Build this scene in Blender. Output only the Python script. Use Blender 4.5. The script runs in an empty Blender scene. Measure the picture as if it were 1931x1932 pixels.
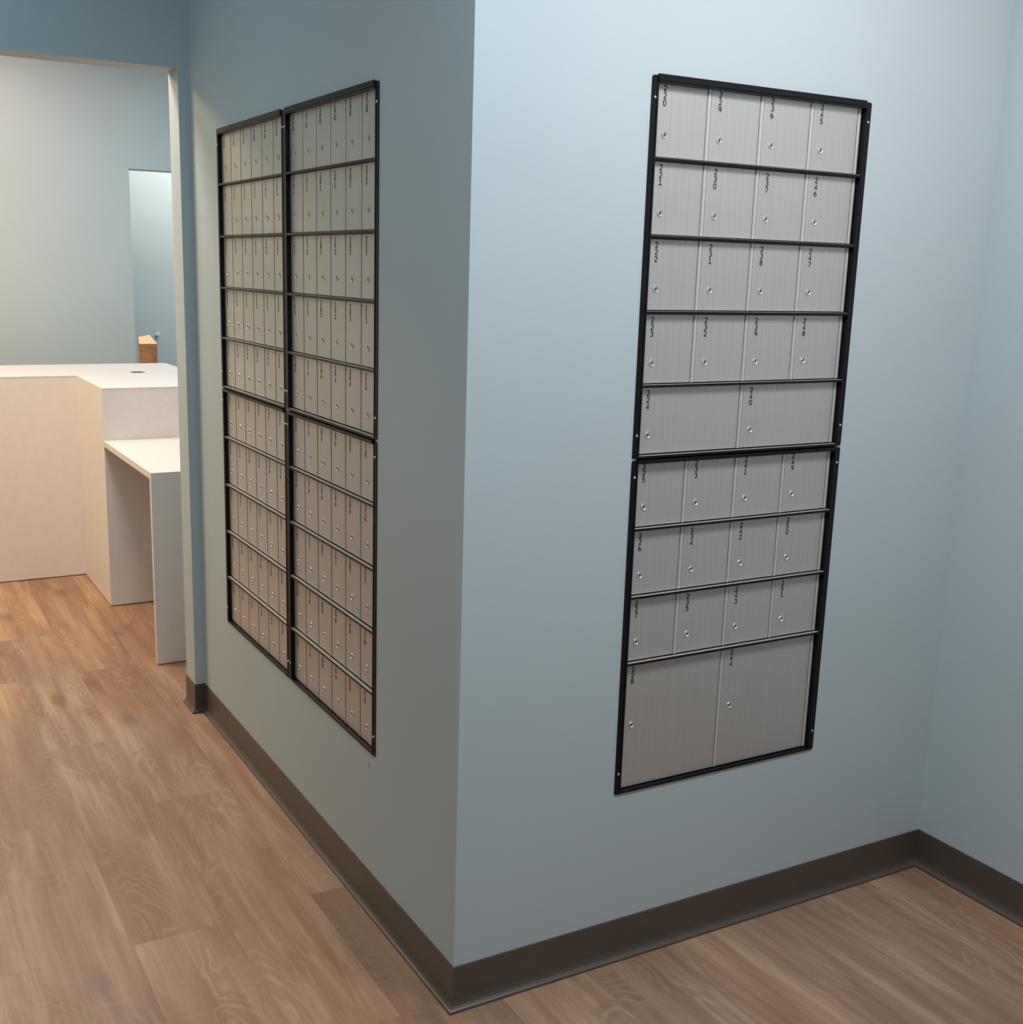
import bpy, bmesh, math, random
from mathutils import Vector, Matrix

random.seed(7)
scene = bpy.context.scene
COL = scene.collection

# ------------------------------------------------------------------ camera
cam_d = bpy.data.cameras.new('camera')
cam = bpy.data.objects.new('camera', cam_d)
COL.objects.link(cam)
R_ = Vector((0.87267717, -0.48752771, 0.02740948))
U_ = Vector((0.08147424, 0.20072563, 0.97625364))
F_ = Vector((0.48145249, 0.8497211, -0.21488962))
M = Matrix((R_, U_, -F_)).transposed().to_4x4()
M.translation = Vector((-1.02714773, -1.93109551, 1.53546371))
cam.matrix_world = M
cam_d.sensor_fit = 'HORIZONTAL'
cam_d.sensor_width = 36.0
cam_d.lens = 36.0 * 2193.383 / 1931.0
cam_d.shift_x = (965.5 - 932.061) / 1931.0
cam_d.shift_y = (991.076 - 966.0) / 1931.0
cam_d.clip_start = 0.05
scene.camera = cam

# ------------------------------------------------------------------ world, exposure
world = bpy.data.worlds.new('world')
scene.world = world
world.use_nodes = True
bg = world.node_tree.nodes['Background']
bg.inputs[0].default_value = (0.8, 0.9, 1.0, 1)
bg.inputs[1].default_value = 0.02
scene.view_settings.view_transform = 'Standard'
scene.view_settings.look = 'None'
scene.view_settings.exposure = 0.0
scene.view_settings.gamma = 1.0
scene.view_settings.use_curve_mapping = False

COOL = (0.92, 0.97, 1.0)
WARM = (1.0, 0.80, 0.62)
#        x      y      z     sx    sy   watts colour
LAMPS = [
    (0.62, -0.95, 2.70, 0.55, 0.55, 25.28, (1.0, 0.916, 0.912), 'square ceiling light panel above the right-hand mailboxes'),
    (-0.35, -0.9, 2.70, 0.4, 0.4, 15.12, (0.56, 0.857, 1.0), 'small ceiling light panel above the outside corner'),
    (-1.0, 1.2, 2.70, 0.4, 0.4, 4.2, (0.238, 0.762, 1.0), 'dim small ceiling light panel before the opening'),
    (-1.9, 0.2, 2.70, 0.55, 0.55, 6.19, (1.0, 0.605, 0.535), 'square reddish fill light added near the unseen left wall'),  # added fill to brighten the mailbox wall, no known panel
    (-0.45, 2.55, 2.70, 0.4, 0.4, 27.52, (1.0, 0.819, 0.744), 'small warm ceiling light panel just past the opening'),
    (-1.3, 3.4, 2.70, 0.55, 0.55, 43.0, (1.0, 0.721, 0.326), 'square warm ceiling light panel above the front of the counter'),
    (0.9, 3.7, 2.70, 0.55, 0.55, 15.5, (0.226, 0.677, 1.0), 'square cool fill light added above the right end of the counter'),  # added cool fill for the counter room, unseen
    (-0.3, 4.4, 2.70, 0.4, 0.4, 7.2, (1.0, 0.694, 0.639), 'dim small fill light added over the far edge of the counter'),  # added weak fill, there only to match brightness
    (1.35, 5.75, 2.70, 1.1, 0.55, 26.0, (1.0, 0.93, 0.85), 'long ceiling light panel in the hall behind the counter room'),
]

# ------------------------------------------------------------------ node helpers
def mat_new(name):
    m = bpy.data.materials.new(name)
    m.use_nodes = True
    nt = m.node_tree
    b = nt.nodes['Principled BSDF']
    return m, nt, b

def N(nt, t, **kw):
    n = nt.nodes.new(t)
    for k, v in kw.items():
        setattr(n, k, v)
    return n

def L(nt, a, b):
    nt.links.new(a, b)

def MATH(nt, op, a, b=None, c=None, clamp=False):
    n = nt.nodes.new('ShaderNodeMath')
    n.operation = op
    n.use_clamp = clamp
    for i, v in enumerate((a, b, c)):
        if v is None:
            continue
        if isinstance(v, (int, float)):
            n.inputs[i].default_value = v
        else:
            nt.links.new(v, n.inputs[i])
    return n.outputs[0]

def MIX(nt, fac, a, b, mode='MIX'):
    n = nt.nodes.new('ShaderNodeMix')
    n.data_type = 'RGBA'
    n.blend_type = mode
    for idx, v in ((0, fac), (6, a), (7, b)):
        if isinstance(v, (int, float)):
            n.inputs[idx].default_value = v
        elif isinstance(v, tuple):
            n.inputs[idx].default_value = (*v, 1) if len(v) == 3 else v
        else:
            nt.links.new(v, n.inputs[idx])
    return n.outputs[2]

def RAMP(nt, fac, stops):
    n = nt.nodes.new('ShaderNodeValToRGB')
    cr = n.color_ramp
    while len(cr.elements) < len(stops):
        cr.elements.new(0.5)
    for e, (p, c) in zip(cr.elements, stops):
        e.position = p
        e.color = (*c, 1) if len(c) == 3 else c
    L(nt, fac, n.inputs[0])
    return n.outputs[0]

def NOISE(nt, vec, scale, detail=3.0, rough=0.5, dist=0.0):
    n = nt.nodes.new('ShaderNodeTexNoise')
    n.inputs['Scale'].default_value = scale
    n.inputs['Detail'].default_value = detail
    n.inputs['Roughness'].default_value = rough
    n.inputs['Distortion'].default_value = dist
    if vec is not None:
        L(nt, vec, n.inputs['Vector'])
    return n.outputs[0]

def XYZ(nt, x, y, z):
    n = nt.nodes.new('ShaderNodeCombineXYZ')
    for i, v in enumerate((x, y, z)):
        if isinstance(v, (int, float)):
            n.inputs[i].default_value = v
        else:
            L(nt, v, n.inputs[i])
    return n.outputs[0]

def coord(nt, kind='Object'):
    return nt.nodes.new('ShaderNodeTexCoord').outputs[kind]

def BUMP(nt, b, h, strength, dist):
    n = nt.nodes.new('ShaderNodeBump')
    n.inputs['Strength'].default_value = strength
    n.inputs['Distance'].default_value = dist
    L(nt, h, n.inputs['Height'])
    L(nt, n.outputs[0], b.inputs['Normal'])

# ------------------------------------------------------------------ materials
def make_paint(name, col, rough=0.55):
    m, nt, b = mat_new(name)
    g = nt.nodes.new('ShaderNodeNewGeometry').outputs['Position']
    n1 = NOISE(nt, g, 3.0, 3.0)
    c = MIX(nt, n1, tuple(x * 0.97 for x in col), tuple(min(1, x * 1.03) for x in col))
    L(nt, c, b.inputs['Base Color'])
    b.inputs['Roughness'].default_value = rough
    b.inputs['Specular IOR Level'].default_value = 0.35
    n2 = NOISE(nt, g, 260.0, 2.0)
    BUMP(nt, b, n2, 0.12, 0.0006)
    return m

M_WALL = make_paint('wall_paint', (0.50, 0.585, 0.615))
M_CEIL = make_paint('ceiling_paint', (0.75, 0.76, 0.76))

def make_simple(name, col, rough=0.5, metal=0.0, spec=0.5):
    m, nt, b = mat_new(name)
    g = coord(nt)
    n1 = NOISE(nt, g, 25.0, 3.0)
    c = MIX(nt, n1, tuple(x * 0.94 for x in col), tuple(min(1, x * 1.06) for x in col))
    L(nt, c, b.inputs['Base Color'])
    b.inputs['Roughness'].default_value = rough
    b.inputs['Metallic'].default_value = metal
    b.inputs['Specular IOR Level'].default_value = spec
    return m

M_BLACK = make_simple('black_anodised_metal', (0.006, 0.005, 0.007), 0.40, 0.0, 0.25)
M_INK = make_simple('black_number_paint', (0.022, 0.022, 0.024), 0.6)
M_SCREW = make_simple('bright_screw_steel', (0.80, 0.80, 0.78), 0.22, 1.0)
M_LOCK = make_simple('lock_chrome', (0.66, 0.65, 0.63), 0.34, 0.6)
M_KEY = make_simple('keyhole_dark', (0.03, 0.028, 0.025), 0.5)
M_LAM = make_simple('white_laminate', (0.765, 0.725, 0.70), 0.38, 0.0, 0.5)
M_EDGE = make_simple('pale_edge_band', (0.80, 0.70, 0.62), 0.45)
M_GAP = make_simple('shadow_gap_strip', (0.085, 0.08, 0.075), 0.8, 0.0, 0.2)  # shade of the gaps between doors, put in as dark strips
M_LIP = make_simple('dull_shelf_metal', (0.42, 0.41, 0.39), 0.45, 0.3)
M_GROM = make_simple('dark_grommet', (0.035, 0.028, 0.03), 0.6)
M_GREY = make_simple('scuff_grey', (0.12, 0.14, 0.15), 0.8)
M_KNOB = make_simple('white_plastic', (0.85, 0.86, 0.85), 0.35)
M_HOUS = make_simple('lamp_housing', (0.8, 0.8, 0.8), 0.5)

def make_alu(name, base, rough, metal, ribs=True):
    m, nt, b = mat_new(name)
    g = coord(nt)
    s = nt.nodes.new('ShaderNodeSeparateXYZ'); L(nt, g, s.inputs[0])
    v = XYZ(nt, MATH(nt, 'MULTIPLY', s.outputs[0], 260.0), 0.0, MATH(nt, 'MULTIPLY', s.outputs[2], 3.0))
    brush = NOISE(nt, v, 1.0, 4.0, 0.6)
    v2 = XYZ(nt, MATH(nt, 'MULTIPLY', s.outputs[0], 1500.0), 0.0, MATH(nt, 'MULTIPLY', s.outputs[2], 25.0))
    fine = NOISE(nt, v2, 1.0, 2.0)
    c = MIX(nt, brush, tuple(x * 0.90 for x in base), tuple(min(1, x * 1.06) for x in base))
    # extrusion lines: a shallow vertical groove every 28 mm
    fr = MATH(nt, 'FRACT', MATH(nt, 'ADD', MATH(nt, 'DIVIDE', s.outputs[0], 0.028), 0.12))
    line = MATH(nt, 'LESS_THAN', MATH(nt, 'ABSOLUTE', MATH(nt, 'SUBTRACT', fr, 0.5)), 0.022)
    if ribs:
        c = MIX(nt, MATH(nt, 'MULTIPLY', line, 0.18), c, tuple(x * 0.55 for x in base))
    L(nt, c, b.inputs['Base Color'])
    b.inputs['Metallic'].default_value = metal
    L(nt, MATH(nt, 'MULTIPLY_ADD', fine, 0.14, rough - 0.07), b.inputs['Roughness'])
    h = MATH(nt, 'ADD', MATH(nt, 'MULTIPLY', brush, 0.6), MATH(nt, 'MULTIPLY', fine, 0.4))
    BUMP(nt, b, h, 0.15, 0.0005)
    return m

M_ALU = make_alu('brushed_aluminium_door', (0.60, 0.578, 0.553), 0.42, 0.55)
M_HINGE = make_alu('aluminium_hinge_bead', (0.74, 0.725, 0.71), 0.40, 0.5, ribs=False)

def make_base():
    m, nt, b = mat_new('brown_vinyl_base')
    g = nt.nodes.new('ShaderNodeNewGeometry').outputs['Position']
    n1 = NOISE(nt, g, 9.0, 3.0)
    c = MIX(nt, n1, (0.082, 0.064, 0.052), (0.100, 0.078, 0.064))
    L(nt, c, b.inputs['Base Color'])
    b.inputs['Roughness'].default_value = 0.36
    return m
M_BASE = make_base()

def make_floor():
    m, nt, b = mat_new('oak_vinyl_planks')
    g = nt.nodes.new('ShaderNodeNewGeometry').outputs['Position']
    s = nt.nodes.new('ShaderNodeSeparateXYZ'); L(nt, g, s.inputs[0])
    X, Y = s.outputs[0], s.outputs[1]
    W, LEN = 0.2195, 1.22
    u = MATH(nt, 'DIVIDE', MATH(nt, 'SUBTRACT', X, 0.113), W)
    iu = MATH(nt, 'FLOOR', u)
    fu = MATH(nt, 'SUBTRACT', u, iu)
    par = MATH(nt, 'FLOORED_MODULO', iu, 2.0)
    wn = N(nt, 'ShaderNodeTexWhiteNoise', noise_dimensions='1D'); L(nt, MATH(nt, 'ADD', iu, 31.0), wn.inputs['W'])
    off = MATH(nt, 'ADD', MATH(nt, 'MULTIPLY', par, 0.53), MATH(nt, 'MULTIPLY', wn.outputs[0], 0.06))
    v = MATH(nt, 'DIVIDE', MATH(nt, 'SUBTRACT', Y, off), LEN)
    iv = MATH(nt, 'FLOOR', v)
    fv = MATH(nt, 'SUBTRACT', v, iv)
    pid = MATH(nt, 'ADD', MATH(nt, 'MULTIPLY', iu, 17.13), MATH(nt, 'MULTIPLY', iv, 5.71))
    w2 = N(nt, 'ShaderNodeTexWhiteNoise', noise_dimensions='1D'); L(nt, pid, w2.inputs['W'])
    rnd = w2.outputs[0]
    rcol = nt.nodes.new('ShaderNodeSeparateXYZ'); L(nt, w2.outputs[1], rcol.inputs[0])
    ox = MATH(nt, 'MULTIPLY', rcol.outputs[0], 40.0)
    oy = MATH(nt, 'MULTIPLY', rcol.outputs[1], 40.0)
    # slow warped field whose level curves give the cathedral grain
    a = XYZ(nt, MATH(nt, 'MULTIPLY_ADD', X, 7.0, ox), MATH(nt, 'MULTIPLY_ADD', Y, 1.5, oy), rnd)
    field = NOISE(nt, a, 1.0, 2.5, 0.45, 0.7)
    rings = MATH(nt, 'SINE', MATH(nt, 'MULTIPLY', field, 125.0))
    rings = MATH(nt, 'POWER', MATH(nt, 'MULTIPLY_ADD', rings, 0.5, 0.5), 3.0)
    msk = RAMP(nt, NOISE(nt, XYZ(nt, MATH(nt, 'MULTIPLY_ADD', X, 9.0, oy), MATH(nt, 'MULTIPLY_ADD', Y, 1.8, ox), 3.0), 1.0, 2.0),
               [(0.47, (0, 0, 0)), (0.60, (1, 1, 1))])
    grain = MATH(nt, 'MULTIPLY', rings, msk)
    # fine streaks along the plank, saw marks across it
    st = NOISE(nt, XYZ(nt, MATH(nt, 'MULTIPLY_ADD', X, 90.0, ox), MATH(nt, 'MULTIPLY_ADD', Y, 4.0, oy), 0.0), 1.0, 5.0, 0.65)
    st2 = NOISE(nt, XYZ(nt, MATH(nt, 'MULTIPLY_ADD', X, 22.0, oy), MATH(nt, 'MULTIPLY_ADD', Y, 1.6, ox), 7.0), 1.0, 4.0, 0.55, 0.3)
    saw = NOISE(nt, XYZ(nt, MATH(nt, 'MULTIPLY_ADD', X, 7.0, oy), MATH(nt, 'MULTIPLY_ADD', Y, 60.0, oy), 2.0), 1.0, 3.0, 0.6)
    big = NOISE(nt, a, 0.55, 2.0, 0.5)
    knots = N(nt, 'ShaderNodeTexVoronoi'); 
    L(nt, XYZ(nt, MATH(nt, 'MULTIPLY_ADD', X, 6.0, oy), MATH(nt, 'MULTIPLY_ADD', Y, 2.3, ox), 0.0), knots.inputs['Vector'])
    knots.inputs['Scale'].default_value = 0.8
    kd = MATH(nt, 'ADD', knots.outputs['Distance'], MATH(nt, 'MULTIPLY', MATH(nt, 'SUBTRACT', st2, 0.5), 0.22))
    knot = RAMP(nt, kd, [(0.06, (1, 1, 1)), (0.19, (0, 0, 0))])
    c = MIX(nt, RAMP(nt, st2, [(0.34, (0, 0, 0)), (0.66, (1, 1, 1))]), (0.292, 0.167, 0.096), (0.465, 0.310, 0.200))
    c = MIX(nt, MATH(nt, 'MULTIPLY', RAMP(nt, big, [(0.45, (0, 0, 0)), (0.62, (1, 1, 1))]), 0.62), c, (0.235, 0.120, 0.066))
    c = MIX(nt, MATH(nt, 'MULTIPLY', RAMP(nt, st, [(0.42, (0, 0, 0)), (0.68, (1, 1, 1))]), 0.34), c, (0.20, 0.108, 0.060))
    c = MIX(nt, MATH(nt, 'MULTIPLY', grain, 0.14), c, (0.50, 0.35, 0.235))
    dark = MATH(nt, 'MULTIPLY', MATH(nt, 'SUBTRACT', 1.0, rings), msk)
    c = MIX(nt, MATH(nt, 'MULTIPLY', dark, 0.34), c, (0.19, 0.095, 0.052))
    c = MIX(nt, MATH(nt, 'MULTIPLY', knot, 0.70), c, (0.15, 0.085, 0.058))
    c = MIX(nt, MATH(nt, 'MULTIPLY', RAMP(nt, saw, [(0.55, (0, 0, 0)), (0.75, (1, 1, 1))]), 0.16), c, (0.52, 0.39, 0.28))
    tint = MIX(nt, rcol.outputs[2], (0.90, 0.90, 0.92), (1.08, 1.05, 1.02))
    c = MIX(nt, 1.0, c, tint, 'MULTIPLY')
    e1 = MATH(nt, 'MINIMUM', fu, MATH(nt, 'SUBTRACT', 1.0, fu))
    e2 = MATH(nt, 'MULTIPLY', MATH(nt, 'MINIMUM', fv, MATH(nt, 'SUBTRACT', 1.0, fv)), LEN / W)
    e = MATH(nt, 'MINIMUM', e1, e2)
    seam = MATH(nt, 'LESS_THAN', e, 0.0045)
    c = MIX(nt, MATH(nt, 'MULTIPLY', seam, 0.26), c, (0.10, 0.06, 0.04))
    L(nt, c, b.inputs['Base Color'])
    L(nt, MATH(nt, 'MULTIPLY_ADD', st, 0.18, 0.36), b.inputs['Roughness'])
    b.inputs['Specular IOR Level'].default_value = 0.75
    h = MATH(nt, 'ADD', MATH(nt, 'MULTIPLY', st, 0.5), MATH(nt, 'MULTIPLY', grain, 0.4))
    h = MATH(nt, 'SUBTRACT', h, MATH(nt, 'MULTIPLY', seam, 1.5))
    BUMP(nt, b, h, 0.22, 0.001)
    return m
M_FLOOR = make_floor()

def make_board():
    m, nt, b = mat_new('brown_board')
    g = coord(nt)
    n1 = NOISE(nt, g, 22.0, 4.0, 0.6, 0.8)
    c = MIX(nt, RAMP(nt, n1, [(0.4, (0, 0, 0)), (0.62, (1, 1, 1))]), (0.30, 0.125, 0.045), (0.46, 0.22, 0.085))
    L(nt, c, b.inputs['Base Color'])
    b.inputs['Roughness'].default_value = 0.6
    return m
M_BOARD = make_board()
M_BOARDTOP = make_simple('tan_board_top', (0.78, 0.52, 0.29), 0.65)

def make_emit():
    m, nt, b = mat_new('lamp_diffuser')
    b.inputs['Base Color'].default_value = (0.9, 0.9, 0.9, 1)
    b.inputs['Emission Color'].default_value = (0.95, 0.98, 1, 1)
    b.inputs['Emission Strength'].default_value = 1.5
    return m
M_EMIT = make_emit()

# ------------------------------------------------------------------ mesh helpers
def obj(name, bm, mats, parent=None, loc=None, smooth=False):
    me = bpy.data.meshes.new(name)
    bmesh.ops.recalc_face_normals(bm, faces=bm.faces[:])
    bm.to_mesh(me); bm.free()
    if smooth:
        for p in me.polygons:
            p.use_smooth = True
    for mm in (mats if isinstance(mats, (list, tuple)) else [mats]):
        me.materials.append(mm)
    o = bpy.data.objects.new(name, me)
    COL.objects.link(o)
    if parent:
        o.parent = parent
    if loc is not None:
        o.location = loc
    return o

def thing(name, label, cat, loc=(0, 0, 0), rz=0.0, group=None):
    o = bpy.data.objects.new(name, None)
    COL.objects.link(o)
    o.empty_display_size = 0.05
    o.location = loc
    o.rotation_euler = (0, 0, rz)
    tag(o, label, cat, group)
    return o

def tag(o, label, cat, group=None):
    o['label'] = label; o['category'] = cat
    if group:
        o['group'] = group
    return o

def struct(o):
    o['kind'] = 'structure'
    return o

def box(bm, x0, x1, y0, y1, z0, z1, bev=0.0, mi=0):
    vs = [bm.verts.new((x, y, z)) for x in (x0, x1) for y in (y0, y1) for z in (z0, z1)]
    idx = [(0, 1, 3, 2), (4, 6, 7, 5), (0, 4, 5, 1), (2, 3, 7, 6), (0, 2, 6, 4), (1, 5, 7, 3)]
    fs = [bm.faces.new([vs[i] for i in f]) for f in idx]
    for f in fs:
        f.material_index = mi
    if bev > 0:
        es = list({e for f in fs for e in f.edges})
        r = bmesh.ops.bevel(bm, geom=es, offset=bev, segments=2, affect='EDGES', profile=0.6)
        for f in r['faces']:
            f.material_index = mi
    return fs

def prism(bm, pts, z0, z1, mi=0):
    """pts = list of (x, y); vertical prism"""
    a = [bm.verts.new((x, y, z0)) for x, y in pts]
    t = [bm.verts.new((x, y, z1)) for x, y in pts]
    fs = [bm.faces.new(a[::-1]), bm.faces.new(t)]
    n = len(pts)
    for i in range(n):
        fs.append(bm.faces.new([a[i], a[(i + 1) % n], t[(i + 1) % n], t[i]]))
    for f in fs:
        f.material_index = mi
    return fs

def prism_y(bm, pts, y0, y1, mi=0):
    """pts = list of (x, z); extruded along y"""
    a = [bm.verts.new((x, y0, z)) for x, z in pts]
    t = [bm.verts.new((x, y1, z)) for x, z in pts]
    fs = [bm.faces.new(a), bm.faces.new(t[::-1])]
    n = len(pts)
    for i in range(n):
        fs.append(bm.faces.new([a[i], t[i], t[(i + 1) % n], a[(i + 1) % n]]))
    for f in fs:
        f.material_index = mi
    return fs

def lathe_y(bm, prof, cx, cz, seg=20, mi=0):
    """profile (r, y) turned about the y axis at (cx, cz)"""
    rings = []
    for r, y in prof:
        if r <= 1e-6:
            rings.append([bm.verts.new((cx, y, cz))])
        else:
            rings.append([bm.verts.new((cx + r * math.cos(2 * math.pi * k / seg), y, cz + r * math.sin(2 * math.pi * k / seg))) for k in range(seg)])
    for a, c in zip(rings, rings[1:]):
        for k in range(seg):
            k2 = (k + 1) % seg
            if len(a) == 1 and len(c) == 1:
                continue
            if len(a) == 1:
                f = bm.faces.new([a[0], c[k2], c[k]])
            elif len(c) == 1:
                f = bm.faces.new([a[k], a[k2], c[0]])
            else:
                f = bm.faces.new([a[k], a[k2], c[k2], c[k]])
            f.material_index = mi

def wall_mesh(us, zs, holes, face, thick, axis, sign):
    """Wall slab in the (u, z) plane with rectangular openings. axis 'x': plane x=face, u=y. axis 'y': plane y=face, u=x.
    sign = direction in which the thickness goes."""
    bm = bmesh.new()
    U = sorted(set([us[0], us[1]] + [h[0] for h in holes] + [h[1] for h in holes]))
    Z = sorted(set([zs[0], zs[1]] + [h[2] for h in holes] + [h[3] for h in holes]))
    U = [x for x in U if us[0] <= x <= us[1]]
    Z = [x for x in Z if zs[0] <= x <= zs[1]]
    def solid(i, j):
        if i < 0 or j < 0 or i >= len(U) - 1 or j >= len(Z) - 1:
            return False
        uc, zc = (U[i] + U[i + 1]) / 2, (Z[j] + Z[j + 1]) / 2
        return not any(h[0] < uc < h[1] and h[2] < zc < h[3] for h in holes)
    cache = {}
    def V(i, j, d):
        k = (i, j, d)
        if k not in cache:
            w = face + sign * thick * d
            co = (w, U[i], Z[j]) if axis == 'x' else (U[i], w, Z[j])
            cache[k] = bm.verts.new(co)
        return cache[k]
    for i in range(len(U) - 1):
        for j in range(len(Z) - 1):
            if not solid(i, j):
                continue
            for d in (0, 1):
                bm.faces.new([V(i, j, d), V(i + 1, j, d), V(i + 1, j + 1, d), V(i, j + 1, d)])
            for (di, dj, a, c) in ((-1, 0, (i, j), (i, j + 1)), (1, 0, (i + 1, j), (i + 1, j + 1)), (0, -1, (i, j), (i + 1, j)), (0, 1, (i, j + 1), (i + 1, j + 1))):
                if not solid(i + di, j + dj):
                    bm.faces.new([V(*a, 0), V(*c, 0), V(*c, 1), V(*a, 1)])
    return bm

# ------------------------------------------------------------------ room shell
XW, YW, WT = 1.4031, 1.8883, 0.115      # inner corner x, doorway wall y, wall thickness
CEIL = 2.72
JX, HZ = -0.0345, 2.1165                # jamb x and header height of the opening
XL0, YB = -2.7, -3.6                    # unseen left wall and wall behind the camera
YN = 5.10                               # far wall of the counter room

bm = bmesh.new(); box(bm, XL0 - 0.12, 3.2, YB - 0.12, 6.55, -0.08, 0.0)
struct(obj('floor', bm, M_FLOOR))
bm = bmesh.new(); box(bm, XL0 - 0.12, 3.2, YB - 0.12, 6.55, CEIL, CEIL + 0.08)
struct(obj('ceiling', bm, M_CEIL))

# mailbox openings
MB = dict(w=0.590, h=0.7545)
RX0 = 0.3905
LYA, LYB = 1.5945, 1.0030               # viewer-left edges (y) of the two banks on the left wall
zlo, zhi = 0.4105, 1.9125
holeR = (RX0 + 0.012, RX0 + 0.578, zlo, zhi)
holeA = (LYA - 0.578, LYA - 0.012, zlo, zhi)
holeB = (LYB - 0.578, LYB - 0.012, zlo, zhi)

bm = wall_mesh((0.0, YW), (0, CEIL), [holeA, holeB], 0.0, 0.115, 'x', 1)
wl = struct(obj('wall_left', bm, M_WALL))
bm = wall_mesh((0.115, XW), (0, CEIL), [holeR], 0.0, 0.115, 'y', 1)
# corner return so the two walls meet in one clean arris
wr = struct(obj('wall_right', bm, M_WALL))
bm = bmesh.new(); box(bm, XW, XW + 0.12, YB, 0.115, 0, CEIL)
struct(obj('wall_far_right', bm, M_WALL))
bm = wall_mesh((XL0, 0.1149), (0, CEIL), [(-1.35, JX, -0.1, HZ)], YW, WT, 'y', 1)
struct(obj('wall_doorway', bm, M_WALL))
bm = bmesh.new(); box(bm, XL0 - 0.12, XL0, YB, YN + 0.14, 0, CEIL)
struct(obj('wall_side', bm, M_WALL))
bm = bmesh.new(); box(bm, XL0, XW, YB - 0.12, YB, 0, CEIL)
struct(obj('wall_behind', bm, M_WALL))
# counter room
NX0, NX1, NZ = 0.507, 1.42, 2.038
bm = wall_mesh((XL0, 3.0), (0, CEIL), [(NX0, NX1, -0.1, NZ)], YN, 0.14, 'y', 1)
struct(obj('wall_back', bm, M_WALL))
bm = bmesh.new(); box(bm, XL0, 3.0, 6.40, 6.52, 0, CEIL)
struct(obj('wall_hall', bm, M_WALL))
bm = bmesh.new(); box(bm, XL0 - 0.12, XL0, YN + 0.14, 6.52, 0, CEIL)
struct(obj('wall_hall_side', bm, M_WALL))
bm = bmesh.new(); box(bm, 3.0, 3.12, YN + 0.14, 6.52, 0, CEIL)
struct(obj('wall_hall_end', bm, M_WALL))
bm = bmesh.new(); box(bm, 3.0, 3.12, YW, YN + 0.14, 0, CEIL)
struct(obj('wall_counter_right', bm, M_WALL))
bm = bmesh.new(); box(bm, 0.115, 3.0, YW, YW + WT, 0, CEIL)
struct(obj('wall_counter_near', bm, M_WALL))

# small grey scuff under the left mailboxes
bm = bmesh.new()
prism_pts = [(0.4535, 0.381), (0.4505, 0.384), (0.4490, 0.376), (0.4500, 0.369), (0.4525, 0.370)]
a = [bm.verts.new((-0.0002, y, z)) for y, z in prism_pts]; c = [bm.verts.new((0.0003, y, z)) for y, z in prism_pts]
bm.faces.new(a); bm.faces.new(c[::-1])
for i in range(5):
    bm.faces.new([a[i], c[i], c[(i + 1) % 5], a[(i + 1) % 5]])
obj('scuff_mark', bm, M_GREY, wl)

# ------------------------------------------------------------------ cove baseboards
BH = 0.1016
# profile: (distance out from the wall, height)
PROF = [(0.0, BH), (0.0022, BH), (0.0030, BH - 0.0012), (0.0032, 0.0245), (0.0044, 0.0170), (0.0070, 0.0115), (0.0106, 0.0080), (0.0138, 0.0058), (0.0150, 0.0030), (0.0146, 0.0), (0.0, 0.0)]
PATH = [(JX, YW + WT), (JX, YW), (0.0, YW), (0.0, 0.0), (XW, 0.0), (XW, YB)]
# the room lies on the right-hand side of each travel direction here
def offset_pts(path, d):
    out = []
    n = len(path)
    for i in range(n):
        p = Vector(path[i])
        def nrm(a, c):
            t = (Vector(c) - Vector(a)).normalized()
            return Vector((t.y, -t.x))
        if i == 0:
            m = nrm(path[0], path[1])
        elif i == n - 1:
            m = nrm(path[-2], path[-1])
        else:
            n1, n2 = nrm(path[i - 1], path[i]), nrm(path[i], path[i + 1])
            m = (n1 + n2)
            m = m / max(1e-6, m.dot(n1))
        out.append(p + m * d)
    return out
rings = []
for i in range(len(PATH)):
    rings.append([])
for d, z in PROF:
    pts = offset_pts(PATH, d + 0.0001)
    for i, p in enumerate(pts):
        rings[i].append((p.x, p.y, z))
BN = ['baseboard_jamb', 'baseboard_return', 'baseboard_left', 'baseboard_right', 'baseboard_far_right']
for i, nm in enumerate(BN):
    bm = bmesh.new()
    a = [bm.verts.new(c) for c in rings[i]]
    c = [bm.verts.new(k) for k in rings[i + 1]]
    n = len(a)
    for k in range(n):
        bm.faces.new([a[k], a[(k + 1) % n], c[(k + 1) % n], c[k]])
    bm.faces.new(a[::-1]); bm.faces.new(c)
    struct(obj(nm, bm, M_BASE))

# ------------------------------------------------------------------ stroked digits for the box numbers
def arc(cx, cz, rx, rz, a0, a1, n=10):
    return [(cx + rx * math.cos(math.radians(a0 + (a1 - a0) * k / n)), cz + rz * math.sin(math.radians(a0 + (a1 - a0) * k / n))) for k in range(n + 1)]
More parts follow.
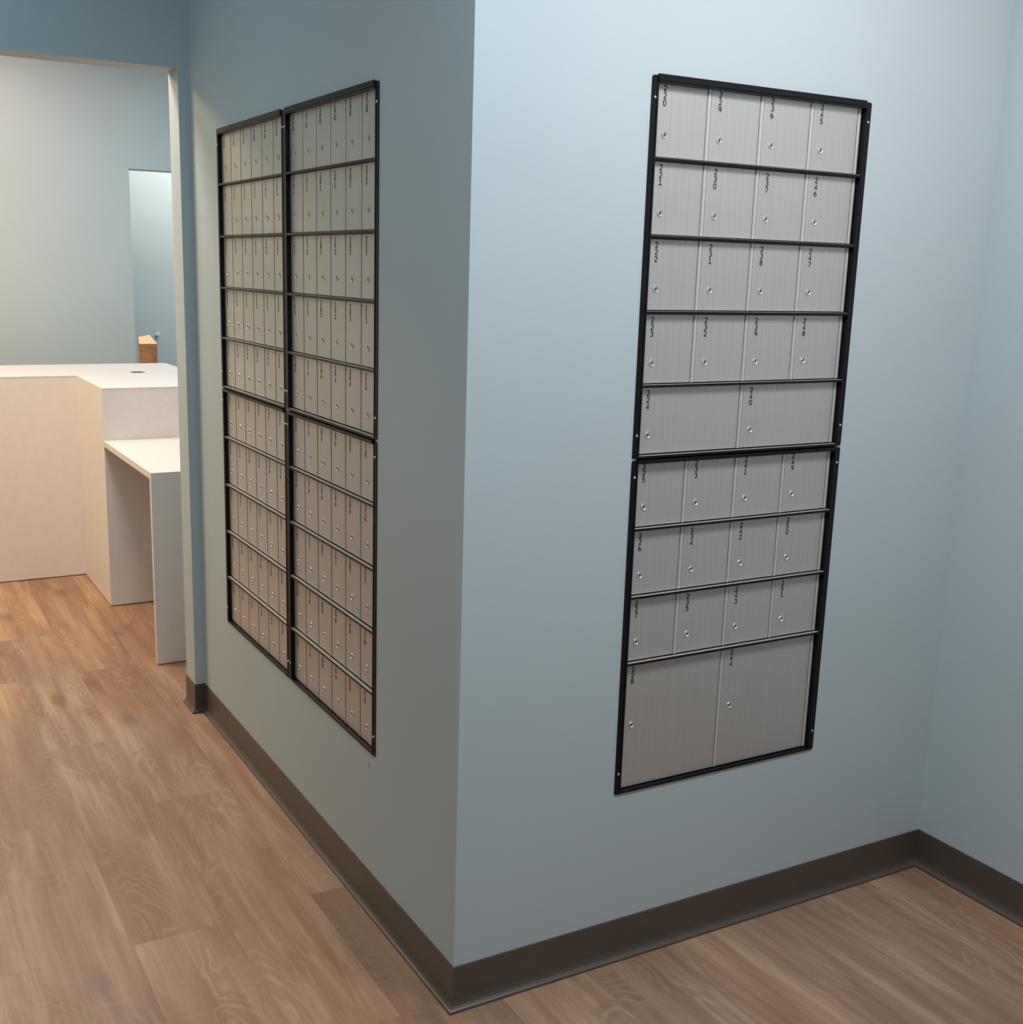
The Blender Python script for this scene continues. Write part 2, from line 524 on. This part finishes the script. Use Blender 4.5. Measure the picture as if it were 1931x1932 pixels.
# glyph box: x 0..0.6, z 0..1
DIG = {
    '0': [arc(0.3, 0.62, 0.26, 0.34, 0, 180) + arc(0.3, 0.38, 0.26, 0.34, 180, 360) + [(0.56, 0.62)]],
    '1': [[(0.08, 0.80), (0.32, 0.96), (0.32, 0.04)], [(0.02, 0.05), (0.62, 0.05)]],
    '2': [arc(0.3, 0.70, 0.25, 0.26, 165, -30, 12) + [(0.07, 0.06)], [(0.03, 0.05), (0.59, 0.05)]],
    '3': [arc(0.28, 0.735, 0.24, 0.225, 155, -90, 12), arc(0.28, 0.28, 0.28, 0.24, 90, -155, 12)],
    '4': [[(0.44, 0.02), (0.44, 0.96), (0.04, 0.28), (0.60, 0.28)]],
    '5': [[(0.54, 0.95), (0.12, 0.95), (0.09, 0.56)] + arc(0.28, 0.33, 0.27, 0.29, 120, -150, 14)],
    '6': [arc(0.30, 0.31, 0.25, 0.26, 0, 360, 20), arc(0.47, 0.38, 0.42, 0.60, 188, 118, 8)],
    '7': [[(0.04, 0.95), (0.56, 0.95), (0.22, 0.03)]],
    '8': [arc(0.3, 0.74, 0.21, 0.21, -90, 270, 18), arc(0.3, 0.28, 0.26, 0.24, 90, 450, 18)],
    '9': [arc(0.30, 0.69, 0.25, 0.26, 0, 360, 20), arc(0.13, 0.62, 0.42, 0.60, 8, -62, 8)],
}
GH, GP, SW = 0.0114, 0.0138, 0.0020
def ribbon(bm, pts, y0, y1, w):
    n = len(pts)
    lft, rgt = [], []
    for i in range(n):
        a = Vector(pts[max(0, i - 1)]); c = Vector(pts[min(n - 1, i + 1)])
        p = Vector(pts[i])
        if 0 < i < n - 1:
            d1 = (p - a).normalized(); d2 = (c - p).normalized()
            t = (d1 + d2)
            t = t.normalized() if t.length > 1e-4 else d1
            k = min(1.8, 1.0 / max(0.35, t.dot(d1)))
        else:
            t = (c - a).normalized(); k = 1.0
        nn = Vector((-t.y, t.x)) * (w / 2 * k)
        lft.append(p + nn); rgt.append(p - nn)
    F = [[bm.verts.new((q.x, y0, q.y)) for q in s] for s in (lft, rgt)]
    B = [[bm.verts.new((q.x, y1, q.y)) for q in s] for s in (lft, rgt)]
    for i in range(n - 1):
        bm.faces.new([F[0][i], F[0][i + 1], F[1][i + 1], F[1][i]])
        bm.faces.new([B[0][i], B[1][i], B[1][i + 1], B[0][i + 1]])
        bm.faces.new([F[0][i], B[0][i], B[0][i + 1], F[0][i + 1]])
        bm.faces.new([F[1][i], F[1][i + 1], B[1][i + 1], B[1][i]])
    for i in (0, n - 1):
        bm.faces.new([F[0][i], F[1][i], B[1][i], B[0][i]])

def number_mesh(s):
    me = bpy.data.meshes.new('number_' + s)
    bm = bmesh.new()
    for i, ch in enumerate(s):
        for st in DIG[ch]:
            pts = [((x - 0.3) * GH * 1.04, z * GH - i * GP - GH) for x, z in st]
            ribbon(bm, pts, -0.0004, 0.0001, SW)
    bm.to_mesh(me); bm.free()
    me.materials.append(M_INK)
    return me

# ------------------------------------------------------------------ mailbox units
PITCH = 0.149
ROWZ0 = 0.7475          # height of the top bar centre above the unit origin
def door_mesh(w, h):
    bm = bmesh.new()
    box(bm, 0, w, 0, 0.0025, 0, h, 0.0005)
    # folded bottom lip
    me = bpy.data.meshes.new('door'); bmesh.ops.recalc_face_normals(bm, faces=bm.faces[:])
    bm.to_mesh(me); bm.free(); me.materials.append(M_ALU)
    return me
def hinge_mesh(h, wide=False):
    bm = bmesh.new()
    box(bm, 0.0012, 0.0105, 0.0004, 0.0030, 0, h, 0.0)
    # rounded knuckle bead standing proud of the leaf
    pts = [(0.0018 + 0.0033 * (1 - math.cos(math.pi * k / 8)), 0.0006 - 0.0022 * math.sin(math.pi * k / 8)) for k in range(9)]
    prism(bm, pts, 0, h)
    box(bm, 0.0001, 0.0020 if wide else 0.0011, -0.0001, 0.0004, 0.0002, h - 0.0002, 0, 1)
    if wide:
        box(bm, 0.0088, 0.0110, -0.0001, 0.0004, 0.0002, h - 0.0002, 0, 1)
    me = bpy.data.meshes.new('hinge'); bmesh.ops.recalc_face_normals(bm, faces=bm.faces[:])
    bm.to_mesh(me); bm.free(); me.materials.append(M_HINGE); me.materials.append(M_GAP)
    return me
def lock_mesh():
    bm = bmesh.new()
    lathe_y(bm, [(0.0073, 0.0002), (0.0073, -0.0002), (0.0065, -0.0015), (0.0059, -0.0015), (0.0047, -0.0001), (0.0040, -0.0001), (0.0034, -0.0008), (0.0, -0.0008)], 0, 0, 20, 0)
    prism_y(bm, [(-0.0010, -0.0033), (0.0010, -0.0033), (0.0023, -0.0006), (0.0019, 0.0022), (0.0004, 0.0035), (-0.0014, 0.0028), (-0.0022, 0.0004)], -0.00095, -0.0007, 1)
    me = bpy.data.meshes.new('lock'); bmesh.ops.recalc_face_normals(bm, faces=bm.faces[:])
    bm.to_mesh(me); bm.free(); me.materials.append(M_LOCK); me.materials.append(M_KEY)
    for p in me.polygons:
        p.use_smooth = False
    return me
LOCKM = lock_mesh()
door_cache, hinge_cache = {}, {}

def link(name, me, parent, loc):
    o = bpy.data.objects.new(name, me)
    COL.objects.link(o)
    o.parent = parent
    o.location = loc
    return o

def mailbox_unit(label, loc, rz, cells, ncol, lock_u, num_u, upper):
    """cells: (col, row, colspan, rowspan, number)"""
    t = thing('mailbox_unit', label, 'mailbox unit', loc, rz, 'mailbox units set into the walls')
    top = 0.7555 if upper else 0.7475
    W = MB['w']
    # black casing set into the wall behind the doors
    bm = bmesh.new()
    box(bm, 0.0150, W - 0.0150, 0.0115, 0.100, 0.0015, 0.7465)
    obj('casing', bm, M_BLACK, t)
    # side rails screwed onto the wall face, with the return into the opening
    for s in (0, 1):
        bm = bmesh.new()
        x0, x1 = (0.0, 0.0152)
        r = 0.0045
        zt, zb = (0.7525, 0.0025) if upper else (0.7470, 0.0010)
        if s == 0:
            pts = [(x1, zb)] + [(x1, zt)] + arc(x0 + r, zt - r, r, r, 90, 180, 5) + arc(x0 + r, zb + r, r, r, 180, 270, 5)
        else:
            pts = [(x1, zb)] + arc(x0 + r, zb + r, r, r, 270, 180, 5) + arc(x0 + r, zt - r, r, r, 180, 90, 5) + [(x1, zt)]
            pts = [(W - x, z) for x, z in pts]
        prism_y(bm, pts, -0.0024, -0.0002)
        xa = 0.0140 if s == 0 else W - 0.0155
        box(bm, xa, xa + 0.0015, -0.0022, 0.0118, zb + 0.001, zt - 0.001)
        # raised inner arris
        xb = 0.0118 if s == 0 else W - 0.0155
        box(bm, xb, xb + 0.0037, -0.0036, -0.0020, zb + 0.002, zt - 0.004)
        rail = obj('side_rail', bm, M_BLACK, t)
        scz = (0.7115, 0.0495)
        for z in scz:
            bm = bmesh.new()
            cx = 0.0078 if s == 0 else W - 0.0078
            lathe_y(bm, [(0.0031, -0.0022), (0.0031, -0.0034), (0.0024, -0.0044), (0.0008, -0.0048), (0.0, -0.0048)], cx, z, 12)
            obj('screw', bm, M_SCREW, rail, smooth=True)
        for z in (0.556, 0.203):
            bm = bmesh.new()
            cx = 0.0070 if s == 0 else W - 0.0070
            lathe_y(bm, [(0.0022, -0.0022), (0.0022, -0.0034), (0.0014, -0.0040), (0.0, -0.0040)], cx, z, 10)
            obj('rivet', bm, M_BLACK, rail, smooth=True)
    # top trim and sill
    bm = bmesh.new()
    box(bm, 0.0125, W - 0.0175, -0.0065, -0.0020, top - (0.0125 if upper else 0.0075), top, 0.0012)
    box(bm, 0.0150, W - 0.0150, -0.0060, 0.0118, 0.7395, 0.7425, 0.0005)
    obj('top_trim', bm, M_BLACK, t)
    # shelf bars between the rows
    rows_with_bar = range(1, 6)
    full = {}
    for r_ in rows_with_bar:
        blocked = any(row < r_ < row + rs for (_, row, _, rs, _) in cells)
        if blocked:
            continue
        z = ROWZ0 - PITCH * r_
        bm = bmesh.new()
        if r_ == 5:
            z = 0.0045
        box(bm, 0.0120, W - 0.0120, -0.0034, 0.0118, z - 0.0030, z + 0.0022, 0.0006)
        obj('shelf_bar', bm, M_BLACK, t)
        bm = bmesh.new()
        box(bm, 0.0135, W - 0.0135, -0.0026, 0.0062, z + 0.00222, z + 0.0027, 0.0)
        obj('shelf_lip', bm, M_LIP if (r_ < 5 or upper) else M_BLACK, t)
    pw = 0.556 / ncol
    X0 = 0.0165
    for (c, r_, cs, rs, num) in cells:
        w = round(pw * cs - 0.0112, 5)
        zb = ROWZ0 - PITCH * (r_ + rs) + 0.0050
        if r_ + rs == 5:
            zb = 0.0098
        zt = ROWZ0 - PITCH * r_ - 0.0040
        if r_ == 0:
            zt = ROWZ0 - 0.0072
        h = round(zt - zb, 5)
        k = (w, h)
        if k not in door_cache:
            door_cache[k] = door_mesh(w, h)
        hk = (h, ncol > 4)
        if hk not in hinge_cache:
            hinge_cache[hk] = hinge_mesh(*hk)
        d = link('door', door_cache[k], t, (X0 + pw * c, 0.0078, zb))
        link('hinge', hinge_cache[hk], d, (w, 0.0, 0.0))
        lz = 0.1025 if rs == 1 else 0.1445
        lu = lock_u
        lk = link('lock', LOCKM, d, (lu, 0.0, (ROWZ0 - PITCH * r_ - lz) - zb))
        lk.rotation_euler = (0, random.uniform(-0.3, 0.3), 0)
        s = str(num)
        n = link('number', number_mesh(s), d, (num_u, 0.0, (ROWZ0 - PITCH * r_ - 0.0098) - zb))
    return t

zu, zl = 1.1585, 0.4095
# right wall
up = []
n = 220
cells_u, cells_l = [], []
cells_u += [(0, k, 1, 1, 220 + k) for k in range(4)] + [(0, 4, 2, 1, 224)]
cells_l += [(0, k, 1, 1, 225 + k) for k in range(3)] + [(0, 3, 2, 2, 228)]
cells_u += [(1, k, 1, 1, 229 + k) for k in range(4)]
cells_l += [(1, k, 1, 1, 233 + k) for k in range(3)]
cells_u += [(2, k, 1, 1, 236 + k) for k in range(4)] + [(2, 4, 2, 1, 240)]
cells_l += [(2, k, 1, 1, 241 + k) for k in range(3)] + [(2, 3, 2, 2, 244)]
cells_u += [(3, k, 1, 1, 245 + k) for k in range(4)]
cells_l += [(3, k, 1, 1, 249 + k) for k in range(3)]
mailbox_unit('upper mailbox unit on the right-hand wall, grey doors 220 to 224 down its left side', (RX0, 0, zu), 0, cells_u, 4, 0.026, 0.0225, True)
mailbox_unit('lower mailbox unit on the right-hand wall, with two big square doors 228 and 244', (RX0, 0, zl), 0, cells_l, 4, 0.026, 0.0225, False)
for base, yy, where in ((100, LYA, 'beside the doorway'), (160, LYB, 'nearer the corner')):
    for part, z0, r0 in (('upper', zu, 0), ('lower', zl, 5)):
        cl = [(c, r, 1, 1, base + 10 * c + r0 + r) for c in range(6) for r in range(5)]
        mailbox_unit(f'{part} unit of thirty narrow mailbox doors on the left wall, {where}', (0, yy, z0), -math.pi / 2, cl, 6, 0.0375, 0.0255, part == 'upper')

# ------------------------------------------------------------------ reception counter
CT, TT = 0.985, 0.005
CY0, CY1, CY2 = 3.305, 3.915, 4.545     # near face, front face of the left run, far edge
CX0, CXR = -0.036, 0.543
t = thing('reception_counter', 'white L-shaped reception counter with a dark cable hole in its top', 'counter', (-0.4, 4.2, 0))
def cpart(nm, b, mat=M_LAM, bev=0.0008, mi=0):
    bm = bmesh.new(); box(bm, *b, bev)
    return obj(nm, bm, mat, t, loc=(0.4, -4.2, 0))
cpart('front_panel', (-2.3, CX0 + 0.001, CY1, CY1 + 0.022, 0.004, CT - TT))
cpart('side_panel', (CX0, CX0 + 0.022, CY0 + 0.0222, CY1, 0.004, CT - TT))
cpart('near_panel', (CX0, CXR, CY0, CY0 + 0.022, 0.004, CT - TT))
cpart('back_panel', (-2.3, CXR - 0.03, CY2 - 0.03, CY2 - 0.008, 0.004, CT - TT))
cpart('end_panel', (CXR - 0.022, CXR - 0.0005, CY0 + 0.023, CY2 - 0.031, 0.004, CT - TT))
bm = bmesh.new()
box(bm, -2.3, CX0 - 0.0006, CY1 - 0.001, CY2, CT - TT, CT, 0.0003)
obj('countertop', bm, M_LAM, t, loc=(0.4, -4.2, 0))
# right-hand top with a round cable hole cut through it
GX, GY, GR = 0.280, 4.035, 0.0375
bm = bmesh.new()
def sq_ring(x0, x1, y0, y1, z):
    seg = 32
    out, inn = [], []
    for k in range(seg):
        a = 2 * math.pi * (k + 0.5) / seg
        dx, dy = math.cos(a), math.sin(a)
        sx = ((x1 - GX) if dx > 0 else (GX - x0)) / abs(dx)
        sy = ((y1 - GY) if dy > 0 else (GY - y0)) / abs(dy)
        s_ = min(sx, sy)
        out.append((GX + dx * s_, GY + dy * s_, z))
        inn.append((GX + dx * GR, GY + dy * GR, z))
    return out, inn
x0, x1, y0, y1 = CX0, CXR, CY0 - 0.001, CY2
corners = [(x1, y1), (x0, y1), (x0, y0), (x1, y0)]
o1, i1 = sq_ring(x0, x1, y0, y1, CT)
def ringset(z):
    o, i = sq_ring(x0, x1, y0, y1, z)
    return [bm.verts.new(p) for p in o], [bm.verts.new(p) for p in i], [bm.verts.new((cx, cy, z)) for cx, cy in corners]
To, Ti, Tc = ringset(CT); Bo, Bi, Bc = ringset(CT - TT)
def side_of(p):
    x, y = p.co.x, p.co.y
    if abs(x - x1) < 1e-5: return 0
    if abs(y - y1) < 1e-5: return 1
    if abs(x - x0) < 1e-5: return 2
    return 3
cmap = {(0, 1): 0, (1, 2): 1, (2, 3): 2, (3, 0): 3}
seg = 32
for k in range(seg):
    k2 = (k + 1) % seg
    a, c = side_of(To[k]), side_of(To[k2])
    if a == c:
        bm.faces.new([Ti[k], To[k], To[k2], Ti[k2]]); bm.faces.new([Bi[k], Bi[k2], Bo[k2], Bo[k]])
        bm.faces.new([To[k], Bo[k], Bo[k2], To[k2]])
    else:
        q = cmap[(a, c)]
        bm.faces.new([Ti[k], To[k], Tc[q], To[k2], Ti[k2]]); bm.faces.new([Bi[k], Bi[k2], Bo[k2], Bc[q], Bo[k]])
        bm.faces.new([To[k], Bo[k], Bc[q], Tc[q]]); bm.faces.new([Tc[q], Bc[q], Bo[k2], To[k2]])
    bm.faces.new([Ti[k], Ti[k2], Bi[k2], Bi[k]])
obj('countertop', bm, M_LAM, t, loc=(0.4, -4.2, 0))
bm = bmesh.new()
def ring_z(bm, r0, r1, z0, z1, cx, cy, seg=28):
    vs = []
    for k in range(seg):
        a = 2 * math.pi * k / seg
        ca, sa = math.cos(a), math.sin(a)
        vs.append([bm.verts.new((cx + r * ca, cy + r * sa, z)) for r, z in ((r0, z0), (r1, z0), (r1, z1), (r0, z1))])
    for k in range(seg):
        p, q = vs[k], vs[(k + 1) % seg]
        for i in range(4):
            bm.faces.new([p[i], p[(i + 1) % 4], q[(i + 1) % 4], q[i]])
ring_z(bm, GR - 0.004, GR - 0.0003, CT - 0.03, CT - 0.001, GX, GY)
bm2 = prism(bm, [(GX + (GR - 0.004) * math.cos(2 * math.pi * k / 24), GY + (GR - 0.004) * math.sin(2 * math.pi * k / 24)) for k in range(24)], CT - 0.030, CT - 0.022)
obj('cable_hole', bm, M_GROM, t, loc=(0.4, -4.2, 0))

# desk in front of the counter
DT, DZ = 0.026, 0.756
DY0, DX1 = 2.430, 0.62
t = thing('side_desk', 'low white desk on a slab leg, joined to the near side of the counter', 'desk', (0.2, 2.9, 0))
def dpart(nm, b, mat=M_LAM, bev=0.0008):
    bm = bmesh.new(); box(bm, *b, bev)
    return obj(nm, bm, mat, t, loc=(-0.2, -2.9, 0))
dpart('desktop', (CX0 - 0.002, DX1, DY0, CY0 - 0.0015, DZ - DT, DZ))
dpart('slab_leg', (CX0 - 0.002, DX1, DY0 + 0.0005, DY0 + 0.026, 0.003, DZ - DT))

# brown post behind the counter
t = thing('cardboard_box', 'tall brown box with a pale slanted top standing behind the counter', 'box', (0.5, 4.78, 0))
fp = [(0.445, 4.72), (0.544, 4.725), (0.545, 4.735), (0.532, 4.85), (0.470, 4.85)]
tz = [1.077, 1.077, 1.079, 1.118, 1.107]
bm = bmesh.new()
a = [bm.verts.new((x - 0.5, y - 4.78, 0)) for x, y in fp]
c = [bm.verts.new((x - 0.5, y - 4.78, z - 0.0012)) for (x, y), z in zip(fp, tz)]
for i in range(5):
    bm.faces.new([a[i], a[(i + 1) % 5], c[(i + 1) % 5], c[i]])
bm.faces.new(a[::-1]); bm.faces.new(c)
obj('body', bm, M_BOARD, t)
bm = bmesh.new()
a = [bm.verts.new((x - 0.5, y - 4.78, z - 0.001)) for (x, y), z in zip(fp, tz)]
c = [bm.verts.new((x - 0.5, y - 4.78, z + 0.001)) for (x, y), z in zip(fp, tz)]
for i in range(5):
    bm.faces.new([a[i], a[(i + 1) % 5], c[(i + 1) % 5], c[i]])
bm.faces.new(a[::-1]); bm.faces.new(c)
obj('lid', bm, M_BOARDTOP, t)

# small white hook on the niche wall
bm = bmesh.new()
prism_y(bm, [(-0.014, -0.008), (0.004, -0.012), (0.014, -0.002), (0.010, 0.012), (0.001, 0.018), (-0.006, 0.006)], -0.022, 0.0)
bmesh.ops.bevel(bm, geom=bm.edges[:], offset=0.002, segments=2, affect='EDGES')
tag(obj('wall_hook', bm, M_KNOB, loc=(0.940, 6.3995, 1.030)), 'small white hook on the pale hall wall, just above the brown box', 'hook')

# ------------------------------------------------------------------ ceiling lights
for (x, y, z, sx, sy, wt, colr, lab) in LAMPS:
    t = thing('ceiling_light', lab, 'ceiling light', (x, y, CEIL))
    bm = bmesh.new()
    hx, hy = sx / 2 + 0.02, sy / 2 + 0.02
    box(bm, -hx, hx, -hy, -hy + 0.018, -0.014, 0); box(bm, -hx, hx, hy - 0.018, hy, -0.014, 0)
    box(bm, -hx, -hx + 0.018, -hy + 0.018, hy - 0.018, -0.014, 0); box(bm, hx - 0.018, hx, -hy + 0.018, hy - 0.018, -0.014, 0)
    obj('frame', bm, M_HOUS, t)
    bm = bmesh.new(); box(bm, -hx + 0.018, hx - 0.018, -hy + 0.018, hy - 0.018, -0.008, -0.001)
    obj('diffuser', bm, M_EMIT, t)
    ld = bpy.data.lights.new('lamp', 'AREA')
    ld.shape = 'RECTANGLE'; ld.size = sx; ld.size_y = sy
    ld.energy = wt; ld.color = colr
    lo = bpy.data.objects.new('lamp', ld)
    COL.objects.link(lo)
    lo.parent = t
    lo.location = (0, 0, -0.016)
